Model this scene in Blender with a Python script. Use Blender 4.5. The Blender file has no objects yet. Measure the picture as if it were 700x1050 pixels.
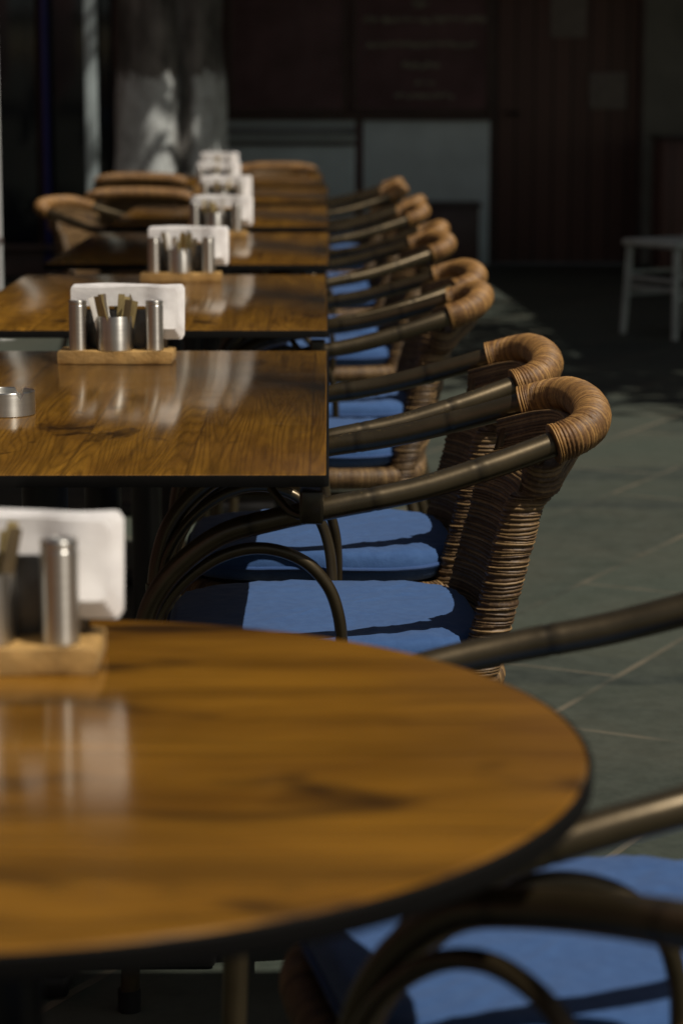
import bpy, math, random
from mathutils import Vector, noise as mnoise
R = math.radians
rnd = random.Random(7)
sc = bpy.context.scene
col = sc.collection

# ------------------------------------------------------------------ helpers
def tag(o, label=None, cat=None, group=None, kind=None):
    if label: o['label'] = label
    if cat: o['category'] = cat
    if group: o['group'] = group
    if kind: o['kind'] = kind
    return o

def empty(name, loc=(0, 0, 0), rz=0.0):
    o = bpy.data.objects.new(name, None)
    col.objects.link(o)
    o.location = loc
    o.rotation_euler = (0, 0, rz)
    o.empty_display_size = 0.1
    return o

def copy_tree(o, parent=None):
    c = o.copy()
    col.objects.link(c)
    c.parent = parent
    for ch in list(o.children):
        copy_tree(ch, c)
    return c

def spline(pts, n=8):
    """Catmull-Rom through points (tuples of any length)."""
    out = []
    m = len(pts)
    for i in range(m - 1):
        p0 = pts[max(i - 1, 0)]; p1 = pts[i]; p2 = pts[i + 1]; p3 = pts[min(i + 2, m - 1)]
        for k in range(n):
            t = k / n
            out.append(tuple(0.5 * ((2 * b) + (c - a) * t + (2 * a - 5 * b + 4 * c - d) * t * t + (3 * b - a - 3 * c + d) * t ** 3)
                             for a, b, c, d in zip(p0, p1, p2, p3)))
    out.append(tuple(pts[-1]))
    return out

def resample(pts, step):
    P = [Vector(p) for p in pts]
    L = [0.0]
    for a, b in zip(P, P[1:]): L.append(L[-1] + (b - a).length)
    n = max(2, int(L[-1] / step))
    out = []; j = 0
    for i in range(n + 1):
        s = L[-1] * i / n
        while j < len(P) - 2 and L[j + 1] < s: j += 1
        d = L[j + 1] - L[j]
        out.append(P[j].lerp(P[j + 1], (s - L[j]) / d if d > 1e-9 else 0))
    return out

class MB:
    def __init__(s):
        s.v = []; s.f = []; s.t = []
    def add(s, co, tint=0.5):
        s.v.append(tuple(co)); s.t.append(tint); return len(s.v) - 1
    def ring_loft(s, rings, tints=None, closed=False, cap=True):
        base = len(s.v); n = len(rings[0]); m = len(rings)
        for i, r in enumerate(rings):
            for p in r: s.add(p, tints[i] if tints else 0.5)
        for i in range(m if closed else m - 1):
            a = base + i * n; b = base + ((i + 1) % m) * n
            for k in range(n):
                k2 = (k + 1) % n
                s.f.append((a + k, a + k2, b + k2, b + k))
        if cap and not closed:
            s.f.append(tuple(base + k for k in reversed(range(n))))
            s.f.append(tuple(base + (m - 1) * n + k for k in range(n)))
    def tube(s, pts, rad, n=12, tints=None, closed=False, cap=True, up=(0, 0, 1)):
        P = [Vector(p) for p in pts]; m = len(P)
        rad = rad if isinstance(rad, (list, tuple)) else [rad] * m
        rings = []; prev = None
        for i in range(m):
            if closed: t = (P[(i + 1) % m] - P[i - 1])
            else: t = P[min(i + 1, m - 1)] - P[max(i - 1, 0)]
            t.normalize()
            if prev is None:
                u = Vector(up)
                if abs(u.dot(t)) > 0.95: u = Vector((1, 0, 0))
            else: u = prev
            u = (u - t * u.dot(t)).normalized(); prev = u
            w = t.cross(u)
            rings.append([P[i] + (u * math.cos(a) + w * math.sin(a)) * rad[i] for a in [2 * math.pi * k / n for k in range(n)]])
        s.ring_loft(rings, tints, closed, cap)
    def box(s, c, d, b=0.0, rz=0.0, tint=0.5, rx=0.0, ry=0.0):
        """Box with chamfered edges (centre, full size)."""
        from mathutils import Euler
        M = Euler((rx, ry, rz)).to_matrix()
        hx, hy, hz = d[0] / 2, d[1] / 2, d[2] / 2
        b = min(b, hx * .9, hy * .9, hz * .9)
        C = Vector(c)
        if b <= 0:
            ids = {}
            for x in (-1, 1):
                for y in (-1, 1):
                    for z in (-1, 1):
                        ids[x, y, z] = s.add(C + M @ Vector((x * hx, y * hy, z * hz)), tint)
            q = ids
            for F in (((-1,-1,-1),(-1,1,-1),(1,1,-1),(1,-1,-1)), ((-1,-1,1),(1,-1,1),(1,1,1),(-1,1,1)),
                      ((-1,-1,-1),(1,-1,-1),(1,-1,1),(-1,-1,1)), ((1,1,-1),(-1,1,-1),(-1,1,1),(1,1,1)),
                      ((-1,1,-1),(-1,-1,-1),(-1,-1,1),(-1,1,1)), ((1,-1,-1),(1,1,-1),(1,1,1),(1,-1,1))):
                s.f.append(tuple(q[k] for k in F))
            return
        def rr(z, ins):
            ax, ay = hx - ins, hy - ins
            bb = max(b - ins, b * .02)
            out = []
            for (sx, sy, a0) in ((1, 1, 0), (-1, 1, 90), (-1, -1, 180), (1, -1, 270)):
                for k in range(4):
                    a = R(a0 + 30 * k)
                    out.append(C + M @ Vector((sx * (ax - bb) + bb * math.cos(a), sy * (ay - bb) + bb * math.sin(a), z)))
            return out
        q = b * .3
        s.ring_loft([rr(-hz, b), rr(-hz + q, q), rr(-hz + b, 0), rr(hz - b, 0), rr(hz - q, q), rr(hz, b)], [tint] * 6)
    def lathe(s, prof, n=32, c=(0, 0, 0), tint=0.5, closed_profile=False):
        rings = [[(c[0] + r * math.cos(2 * math.pi * k / n), c[1] + r * math.sin(2 * math.pi * k / n), c[2] + z) for k in range(n)] for r, z in prof]
        s.ring_loft(rings, [tint] * len(prof), closed=closed_profile, cap=not closed_profile)
    def build(s, name, mat, parent=None, smooth=True, angle=40):
        me = bpy.data.meshes.new(name)
        me.from_pydata(s.v, [], s.f)
        a = me.attributes.new('tint', 'FLOAT', 'POINT')
        a.data.foreach_set('value', s.t)
        me.materials.append(mat)
        if smooth:
            me.polygons.foreach_set('use_smooth', [True] * len(me.polygons))
            me.update()
            try: me.set_sharp_from_angle(angle=R(angle))
            except Exception: pass
        me.validate(); me.update()
        o = bpy.data.objects.new(name, me)
        col.objects.link(o)
        o.parent = parent
        return o

# ------------------------------------------------------------------ materials
def new_mat(name):
    m = bpy.data.materials.new(name); m.use_nodes = True
    nt = m.node_tree
    return m, nt, nt.nodes['Principled BSDF']

class NG:
    """small node-graph helper"""
    def __init__(s, nt): s.nt = nt
    def n(s, t, **kw):
        nd = s.nt.nodes.new(t)
        for k, v in kw.items():
            if k.startswith('i_'):
                key = k[2:]
                key = int(key) if key.isdigit() else key.replace('_', ' ')
                sock = nd.inputs[key]
                if hasattr(v, 'is_output') or isinstance(v, bpy.types.NodeSocket): s.nt.links.new(v, sock)
                else: sock.default_value = v
            else: setattr(nd, k, v)
        return nd
    def math(s, op, a, b=0.0, c=0.0, clamp=False):
        nd = s.nt.nodes.new('ShaderNodeMath'); nd.operation = op; nd.use_clamp = clamp
        for i, x in enumerate((a, b, c)):
            if isinstance(x, bpy.types.NodeSocket): s.nt.links.new(x, nd.inputs[i])
            else: nd.inputs[i].default_value = x
        return nd.outputs[0]
    def mix(s, fac, a, b, blend='MIX'):
        nd = s.nt.nodes.new('ShaderNodeMix'); nd.data_type = 'RGBA'; nd.blend_type = blend
        for i, x in ((0, fac), (6, a), (7, b)):
            if isinstance(x, bpy.types.NodeSocket): s.nt.links.new(x, nd.inputs[i])
            elif i == 0: nd.inputs[0].default_value = x
            else: nd.inputs[i].default_value = (*x, 1) if len(x) == 3 else x
        return nd.outputs[2]
    def ramp(s, fac, stops):
        nd = s.nt.nodes.new('ShaderNodeValToRGB')
        s.nt.links.new(fac, nd.inputs[0])
        e = nd.color_ramp.elements
        while len(e) < len(stops): e.new(0.5)
        for el, (p, c) in zip(e, stops):
            el.position = p
            el.color = (c, c, c, 1) if not isinstance(c, (tuple, list)) else (*c, 1)
        return nd.outputs[0]
    def coords(s, kind='Object', scale=(1, 1, 1), rot=(0, 0, 0), loc=(0, 0, 0), rand=0.0):
        tc = s.nt.nodes.new('ShaderNodeTexCoord')
        out = tc.outputs[kind]
        if rand:
            oi = s.nt.nodes.new('ShaderNodeObjectInfo')
            v = s.nt.nodes.new('ShaderNodeVectorMath'); v.operation = 'ADD'
            c = s.nt.nodes.new('ShaderNodeCombineXYZ')
            for k, m in enumerate((rand, rand * 1.7, rand * .6)):
                s.nt.links.new(s.math('MULTIPLY', oi.outputs['Random'], m), c.inputs[k])
            s.nt.links.new(out, v.inputs[0]); s.nt.links.new(c.outputs[0], v.inputs[1])
            out = v.outputs[0]
        mp = s.nt.nodes.new('ShaderNodeMapping')
        mp.inputs['Scale'].default_value = scale; mp.inputs['Rotation'].default_value = rot; mp.inputs['Location'].default_value = loc
        s.nt.links.new(out, mp.inputs[0])
        return mp.outputs[0]
    def noise(s, vec, scale, detail=4, rough=.55, dist=0.0):
        nd = s.n('ShaderNodeTexNoise', i_Vector=vec, i_Scale=scale, i_Detail=detail, i_Roughness=rough, i_Distortion=dist)
        return nd.outputs[0]
    def bump(s, h, strength=.3, dist=.01):
        return s.n('ShaderNodeBump', i_Height=h, i_Strength=strength, i_Distance=dist).outputs[0]

def simple(name, color, rough=.5, metal=0.0, var=.15, nscale=8.0, bump=0.0, coat=0.0):
    m, nt, p = new_mat(name); g = NG(nt)
    v = g.coords()
    n = g.noise(v, nscale, 5)
    dark = tuple(c * (1 - var) for c in color); lite = tuple(min(1, c * (1 + var)) for c in color)
    nt.links.new(g.ramp(n, [(.3, dark), (.7, lite)]), p.inputs['Base Color'])
    nt.links.new(g.ramp(g.noise(v, nscale * 3, 3), [(.3, max(.02, rough - .08)), (.7, min(1, rough + .08))]), p.inputs['Roughness'])
    p.inputs['Metallic'].default_value = metal
    p.inputs['Coat Weight'].default_value = coat
    if bump: nt.links.new(g.bump(g.noise(v, nscale * 6, 5), bump, .004), p.inputs['Normal'])
    return m

def wood_mat(name, along, planks=True, lite=(.31, .150, .018), mid=(.165, .074, .0098), dark=(.022, .0095, .003), soft=1.0, kn_s=(11.0, 6.5, 1.0), kn_t=.63):
    """laminate wood top; `along` is the grain axis ('x' or 'y')"""
    m, nt, p = new_mat(name); g = NG(nt)
    rot = (0, 0, 0) if along == 'y' else (0, 0, R(90))
    base = g.coords(rot=rot, rand=7.3)
    sep = g.n('ShaderNodeSeparateXYZ', i_0=base)
    W = .155
    idx = g.math('FLOOR', g.math('DIVIDE', sep.outputs[0], W))
    fr = g.math('FRACT', g.math('DIVIDE', sep.outputs[0], W))
    wn = g.n('ShaderNodeTexWhiteNoise', noise_dimensions='1D'); nt.links.new(idx, wn.inputs['W'])
    off = g.n('ShaderNodeCombineXYZ', i_0=g.math('MULTIPLY', wn.outputs[0], 3.1), i_1=g.math('MULTIPLY', wn.outputs[0], 17.0), i_2=0.0)
    vec = g.n('ShaderNodeVectorMath', operation='ADD', i_0=base, i_1=off.outputs[0] if planks else (0, 0, 0)).outputs[0]
    # cathedral grain: contour lines of a stretched noise
    st = g.n('ShaderNodeMapping', i_Scale=(5.6, .30, 1.0)); nt.links.new(vec, st.inputs[0])
    big = g.noise(st.outputs[0], 1.35, 2.0, .4, .1)
    lines = g.math('FRACT', g.math('MULTIPLY', big, 46.0))
    lines = g.math('ABSOLUTE', g.math('SUBTRACT', g.math('MULTIPLY', lines, 2.0), 1.0))
    lines = g.ramp(lines, [(.0, 0.0), (.55, .25), (1.0, 1.0)])
    st2 = g.n('ShaderNodeMapping', i_Scale=(90.0, 4.5, 1.0)); nt.links.new(vec, st2.inputs[0])
    fine = g.noise(st2.outputs[0], 1.6, 5, .6)
    st3 = g.n('ShaderNodeMapping', i_Scale=(4.5, 1.1, 1.0)); nt.links.new(vec, st3.inputs[0])
    patch = g.noise(st3.outputs[0], 2.1, 4, .6, .4)
    st4 = g.n('ShaderNodeMapping', i_Scale=kn_s); nt.links.new(vec, st4.inputs[0])
    kn = g.noise(st4.outputs[0], 1.0, 3, .5, .8)
    knots = g.ramp(kn, [(.0, 0.0), (kn_t, 0.0), (kn_t + .09, 1.0)])
    c = g.mix(g.ramp(patch, [(.34, 0.0), (.64, 1.0)]), lite, mid)
    c = g.mix(g.math('MULTIPLY', lines, .5 * soft), c, tuple(x * .42 for x in mid))
    c = g.mix(g.math('MULTIPLY', g.ramp(fine, [(.42, 0.0), (.75, 1.0)]), .55 * soft), c, dark)
    st5 = g.n('ShaderNodeMapping', i_Scale=(34.0, 1.3, 1.0)); nt.links.new(vec, st5.inputs[0])
    streak = g.ramp(g.noise(st5.outputs[0], 1.0, 4, .6, .3), [(.48, 0.0), (.70, 1.0)])
    c = g.mix(g.math('MULTIPLY', streak, .6), c, tuple(x * .38 for x in mid))
    c = g.mix(g.math('MULTIPLY', knots, .88), c, dark)
    if planks:
        tone = g.n('ShaderNodeHueSaturation', i_Value=g.math('ADD', g.math('MULTIPLY', wn.outputs[0], .32), .82), i_Color=c).outputs[0]
        e = g.math('MINIMUM', fr, g.math('SUBTRACT', 1.0, fr))
        seam = g.ramp(e, [(.0, 1.0), (.009, 1.0), (.016, 0.0)])
        c = g.mix(g.math('MULTIPLY', seam, .4), tone, dark)
    smear = g.noise(base, 9.0, 5, .6)
    wipe = g.noise(g.n('ShaderNodeMapping', i_Vector=base, i_Scale=(3.0, 14.0, 1.0), i_Rotation=(0, 0, .5)).outputs[0], 3.0, 6, .7)
    rgh = g.math('ADD', g.ramp(smear, [(.3, .13), (.75, .17)]), g.math('MULTIPLY', g.ramp(wipe, [(.55, 0.0), (.75, 1.0)]), .06))
    h = g.math('ADD', g.math('MULTIPLY', fine, .4), g.math('MULTIPLY', lines, -.25))
    df = g.n('ShaderNodeBsdfDiffuse', i_Color=c, i_Normal=g.bump(h, .12, .0006))
    gl = g.n('ShaderNodeBsdfGlossy', i_Roughness=rgh)
    gl.inputs['Color'].default_value = (.95, .92, .86, 1)
    fr_ = g.n('ShaderNodeFresnel', i_IOR=1.7)
    mx = g.n('ShaderNodeMixShader')
    nt.links.new(fr_.outputs[0], mx.inputs[0]); nt.links.new(df.outputs[0], mx.inputs[1]); nt.links.new(gl.outputs[0], mx.inputs[2])
    nt.nodes.remove(p)
    nt.links.new(mx.outputs[0], nt.nodes['Material Output'].inputs[0])
    return m

def wicker_mat(name, lite, dark):
    m, nt, p = new_mat(name); g = NG(nt)
    at = g.n('ShaderNodeAttribute', attribute_name='tint').outputs['Fac']
    v = g.coords(rand=3.0)
    c = g.mix(at, dark, lite)
    n = g.noise(v, 22.0, 5, .65)
    c = g.mix(g.math('MULTIPLY', g.ramp(n, [(.35, 1.0), (.62, 0.0)]), .55), c, tuple(x * .45 for x in dark))
    n2 = g.noise(v, 160.0, 3, .6)
    c = g.mix(g.math('MULTIPLY', g.ramp(n2, [(.5, 0.0), (.75, 1.0)]), .35), c, tuple(min(1, x * 1.5) for x in lite))
    nt.links.new(c, p.inputs['Base Color'])
    p.inputs['Roughness'].default_value = .55
    nt.links.new(g.bump(g.noise(v, 240.0, 3), .25, .0015), p.inputs['Normal'])
    return m

def tube_mat():
    m, nt, p = new_mat('bronze_paint'); g = NG(nt)
    at = g.n('ShaderNodeAttribute', attribute_name='tint').outputs['Fac']
    v = g.coords(rand=2.0)
    n = g.noise(v, 14.0, 5, .6)
    c = g.mix(n, (.044, .034, .019), (.115, .088, .050))
    c = g.mix(at, (.006, .005, .004), c)
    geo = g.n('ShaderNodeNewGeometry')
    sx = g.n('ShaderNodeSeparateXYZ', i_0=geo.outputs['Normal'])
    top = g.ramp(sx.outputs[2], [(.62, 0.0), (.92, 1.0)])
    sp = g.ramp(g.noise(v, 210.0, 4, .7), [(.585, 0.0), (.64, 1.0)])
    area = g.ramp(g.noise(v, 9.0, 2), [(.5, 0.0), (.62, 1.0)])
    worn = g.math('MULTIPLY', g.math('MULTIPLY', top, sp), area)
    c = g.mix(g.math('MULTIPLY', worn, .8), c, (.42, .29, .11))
    nt.links.new(c, p.inputs['Base Color'])
    p.inputs['Metallic'].default_value = .75
    p.inputs['Coat Weight'].default_value = .35; p.inputs['Coat Roughness'].default_value = .24; p.inputs['Coat Tint'].default_value = (1, .9, .75, 1)
    nt.links.new(g.ramp(n, [(.3, .30), (.7, .40)]), p.inputs['Roughness'])
    nt.links.new(g.bump(g.math('ADD', g.noise(v, 40.0, 4), g.math('MULTIPLY', worn, .6)), .12, .002), p.inputs['Normal'])
    return m

def cloth_mat():
    m, nt, p = new_mat('blue_cotton'); g = NG(nt)
    v = g.coords(rand=4.0)
    n = g.noise(v, 5.0, 4)
    c = g.mix(n, (.013, .050, .155), (.023, .081, .225))
    weave = g.noise(v, 420.0, 3, .7)
    c = g.mix(g.math('MULTIPLY', g.ramp(g.noise(v, 70.0, 4), [(.4, 0.0), (.7, 1.0)]), .25), c, (.05, .125, .30))
    nt.links.new(c, p.inputs['Base Color'])
    p.inputs['Roughness'].default_value = .85
    p.inputs['Sheen Weight'].default_value = .15
    h = g.math('ADD', g.math('MULTIPLY', weave, .12), g.noise(v, 22.0, 5, .65))
    nt.links.new(g.bump(h, .55, .005), p.inputs['Normal'])
    return m

def steel_mat(name, c=(.60, .585, .55), rough=.38):
    m, nt, p = new_mat(name); g = NG(nt)
    v = g.coords(scale=(14, 14, 420))
    n = g.noise(v, 1.0, 4, .6)
    nt.links.new(g.ramp(n, [(.3, tuple(x * .9 for x in c)), (.7, c)]), p.inputs['Base Color'])
    nt.links.new(g.ramp(n, [(.3, rough - .03), (.7, rough + .03)]), p.inputs['Roughness'])
    p.inputs['Metallic'].default_value = 1.0
    p.inputs['Anisotropic'].default_value = .85; p.inputs['Anisotropic Rotation'].default_value = .25
    tg = g.n('ShaderNodeTangent', direction_type='RADIAL', axis='Z'); nt.links.new(tg.outputs[0], p.inputs['Tangent'])
    return m

def floor_mat():
    m, nt, p = new_mat('flagstone'); g = NG(nt)
    v = g.coords(rot=(0, 0, R(-62)), loc=(.11, -.056, 0))
    br = g.n('ShaderNodeTexBrick', i_Vector=v, i_Scale=1.0, i_Color1=(0, 0, 0, 1), i_Color2=(1, 1, 1, 1), i_Mortar=(0, 0, 0, 1), i_Mortar_Size=.009, i_Mortar_Smooth=.25, i_Bias=0.0)
    br.inputs['Brick Width'].default_value = .87; br.inputs['Row Height'].default_value = .435
    tone = br.outputs[0]; grout = br.outputs[1]
    w = g.coords()
    n1 = g.noise(w, 1.3, 5, .6, .3)
    n2 = g.noise(w, 14.0, 6, .7)
    shade_band = g.noise(g.coords(rot=(0, 0, R(6)), scale=(.30, 2.6, 1), loc=(.4, .3, 0)), 1.0, 4, .55, .6)
    c = g.mix(tone, (.0185, .0275, .0205), (.041, .0525, .0380))
    c = g.mix(g.math('MULTIPLY', g.ramp(n1, [(.38, 0.0), (.66, 1.0)]), .75), c, (.052, .052, .036))
    c = g.mix(g.math('MULTIPLY', g.ramp(shade_band, [(.56, 0.0), (.63, 1.0)]), .62), c, (.010, .0165, .0155))  # broad bluish shadow bands painted into the paving colour
    n3 = g.noise(w, 55.0, 5, .7)
    c = g.mix(g.math('MULTIPLY', g.ramp(n2, [(.4, 0.0), (.72, 1.0)]), .5), c, (.056, .065, .049))
    c = g.mix(g.math('MULTIPLY', g.ramp(n3, [(.45, 0.0), (.7, 1.0)]), .4), c, (.016, .021, .016))
    brk = g.ramp(g.noise(w, 2.2, 3), [(.42, .1), (.58, 1.0)])
    c = g.mix(g.math('MULTIPLY', g.math('MULTIPLY', grout, brk), .75), c, (.125, .105, .072))
    nt.links.new(c, p.inputs['Base Color'])
    nt.links.new(g.ramp(n2, [(.3, .62), (.7, .85)]), p.inputs['Roughness'])
    h = g.math('ADD', g.math('ADD', g.math('MULTIPLY', n2, .5), g.math('MULTIPLY', shade_band, 1.0)), g.math('MULTIPLY', grout, -.6))
    nt.links.new(g.bump(h, .3, .006), p.inputs['Normal'])
    return m

def paper_mat():
    m, nt, p = new_mat('white_tissue'); g = NG(nt)
    v = g.coords(rand=1.0)
    n = g.noise(v, 45.0, 4)
    nt.links.new(g.ramp(n, [(.3, (.80, .775, .765)), (.7, (.90, .88, .87))]), p.inputs['Base Color'])
    p.inputs['Roughness'].default_value = .9
    p.inputs['Subsurface Weight'].default_value = .25
    p.inputs['Subsurface Radius'].default_value = (.01, .01, .01)
    nt.links.new(g.bump(g.noise(v, 60.0, 5), .25, .003), p.inputs['Normal'])
    return m

def bark_mat():
    m, nt, p = new_mat('whitewashed_bark'); g = NG(nt)
    v = g.coords()
    z = g.n('ShaderNodeSeparateXYZ', i_0=v).outputs[2]
    n = g.noise(g.coords(scale=(9, 9, 3)), 1.0, 6, .65)
    edge = g.math('ADD', z, g.math('MULTIPLY', g.math('SUBTRACT', n, .5), .5))
    below = g.ramp(edge, [(.0, 1.0), (.0, 1.0)])
    below = g.math('LESS_THAN', edge, 1.30)
    flake_shade = g.ramp(g.noise(g.coords(scale=(14, 14, 9)), 1.0, 6, .7), [(.30, 0.35), (.55, 1.0)])
    xx = g.n('ShaderNodeSeparateXYZ', i_0=v).outputs[0]
    dx_ = g.math('ABSOLUTE', g.math('SUBTRACT', g.math('ADD', xx, g.math('MULTIPLY', g.math('SUBTRACT', n, .5), .12)), .12))
    flake_shade = g.math('MULTIPLY', flake_shade, g.ramp(dx_, [(.035, .04), (.075, 1.0)]))  # dark strip painted along the trunk groove in place of its shade
    mask = g.math('MULTIPLY', below, flake_shade)
    bark = g.mix(g.ramp(n, [(.35, 0.0), (.65, 1.0)]), (.05, .046, .041), (.24, .225, .205))
    c = g.mix(mask, bark, (.62, .65, .64))
    nt.links.new(c, p.inputs['Base Color'])
    p.inputs['Roughness'].default_value = .9
    nt.links.new(g.bump(g.noise(g.coords(scale=(22, 22, 6)), 1.0, 6, .7), .8, .03), p.inputs['Normal'])
    return m

def leaf_mat():
    m, nt, p = new_mat('leaf_green'); g = NG(nt)
    at = g.n('ShaderNodeAttribute', attribute_name='tint').outputs['Fac']
    nt.links.new(g.mix(at, (.018, .035, .010), (.06, .095, .025)), p.inputs['Base Color'])
    p.inputs['Roughness'].default_value = .5
    return m

def plank_mat(name, a, b, axis=0, w=.12):
    m, nt, p = new_mat(name); g = NG(nt)
    v = g.coords()
    sep = g.n('ShaderNodeSeparateXYZ', i_0=v)
    q = g.math('DIVIDE', sep.outputs[axis], w)
    fr = g.math('FRACT', q)
    wn = g.n('ShaderNodeTexWhiteNoise', noise_dimensions='1D'); nt.links.new(g.math('FLOOR', q), wn.inputs['W'])
    n = g.noise(g.coords(scale=(18, 18, 1.5)), 2.0, 5, .6)
    c = g.mix(n, a, b)
    c = g.mix(g.math('MULTIPLY', wn.outputs[0], .4), c, tuple(x * .5 for x in a))
    e = g.math('MINIMUM', fr, g.math('SUBTRACT', 1.0, fr))
    c = g.mix(g.ramp(e, [(0.0, 1.0), (.03, 1.0), (.06, 0.0)]), c, (.002, .002, .002))
    nt.links.new(c, p.inputs['Base Color']); p.inputs['Roughness'].default_value = .55
    return m

M = dict(
    wood=wood_mat('oak_laminate', 'y'),
    wood_round=wood_mat('oak_laminate_round', 'x', planks=False, soft=.55, lite=(.27, .122, .0108), mid=(.145, .061, .0058), kn_t=.585, kn_s=(8.0, 3.0, 1.0)),
    edge=simple('dark_edge_band', (.0045, .004, .0035), .85),
    iron=simple('black_iron', (.010, .009, .009), .42, .3),
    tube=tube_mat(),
    rim=wicker_mat('rattan_rim', (.40, .215, .062), (.12, .052, .014)),
    weave=wicker_mat('rattan_weave', (.27, .165, .066), (.070, .036, .014)),
    cloth=cloth_mat(),
    piping=simple('navy_piping', (.02, .06, .18), .8),
    steel=steel_mat('brushed_steel'),
    dsteel=steel_mat('dark_steel', (.10, .095, .09), .4),
    tray=simple('raw_oak_board', (.33, .195, .062), .6, 0, .35, 30, .3),
    paper=paper_mat(),
    sachet=simple('kraft_sachet', (.27, .205, .085), .6, 0, .3, 40),
    sachet_dark=simple('brown_sachet', (.085, .06, .028), .6, 0, .3, 40),
    sachet_white=simple('white_sachet', (.72, .70, .66), .6, 0, .1, 40),
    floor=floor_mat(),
    bark=bark_mat(), leaf=leaf_mat(),
    wall_dark=simple('dark_plaster', (.19, .108, .102), .9, 0, .25, 3, .3),
    wall_grey=simple('grey_plaster', (.20, .205, .18), .9, 0, .18, 4, .3),
    panel=simple('pale_panel_paint', (.66, .77, .80), .6, 0, .12, 3, .1),
    rail=simple('grey_rail_paint', (.23, .25, .26), .55, 0, .15, 5),
    board=simple('blackboard', (.13, .072, .078), .75, 0, .3, 4),
    frame=simple('black_wood_frame', (.085, .058, .050), .6, 0, .2, 10),
    chalk=simple('faded_chalk', (.36, .37, .29), .9, 0, .3, 40),
    door=plank_mat('red_brown_door', (.12, .064, .051), (.145, .076, .060), 0, .13),
    notice=simple('faded_notice', (.21, .19, .17), .9, 0, .15, 20),
    white_paint=simple('white_paint', (.72, .73, .72), .5, 0, .08, 12),
    grey_paint=simple('grey_paint', (.36, .42, .43), .5, 0, .12, 10),
    blue_paint=simple('deep_blue_paint', (.012, .012, .16), .45, 0, .1, 10),
    mint=simple('pale_mint_paint', (.44, .48, .44), .55, 0, .15, 18, .1),
    straw=simple('straw_seat', (.25, .20, .12), .8, 0, .3, 60),
    cabinet=simple('dark_cabinet', (.05, .03, .028), .5, 0, .3, 6),
    canvas=simple('grey_canvas', (.10, .10, .095), .9, 0, .15, 3),
)
mg, ntg, pg = new_mat('dark_glass')
pg.inputs['Base Color'].default_value = (.008, .011, .017, 1); pg.inputs['Roughness'].default_value = .12
_g = NG(ntg); ntg.links.new(_g.bump(_g.noise(_g.coords(), 3.0, 2), .05, .02), pg.inputs['Normal'])
M['glass'] = mg
M['edge'].node_tree.nodes['Principled BSDF'].inputs['Specular IOR Level'].default_value = .12

# ------------------------------------------------------------------ armchair (back at +x, faces -x)
def strand_tube(b, pts, rad, pitch, n, bulge, rng, ends=0, squash=None):
    """tube whose surface is made of wound strands"""
    P = resample(pts, pitch)
    rows = []; rr = []; tt = []
    m = len(P) - 1
    for i in range(m):
        t0, t1 = P[i], P[i + 1]
        tn = rng.random(); k = 1 + rng.uniform(-.35, .5)
        e = bulge * k
        if ends and (i < ends or i >= m - ends): e += bulge * .9; tn = .85 + .15 * rng.random()
        for q, h in ((.04, -.5), (.25, .8), (.5, 1.0), (.75, .8), (.96, -.5)):
            rows.append(t0.lerp(t1, q)); rr.append(rad + e * h); tt.append(tn * (1.0 if h > 0 else .25))
    b.tube(rows, rr, n, tt)

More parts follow.
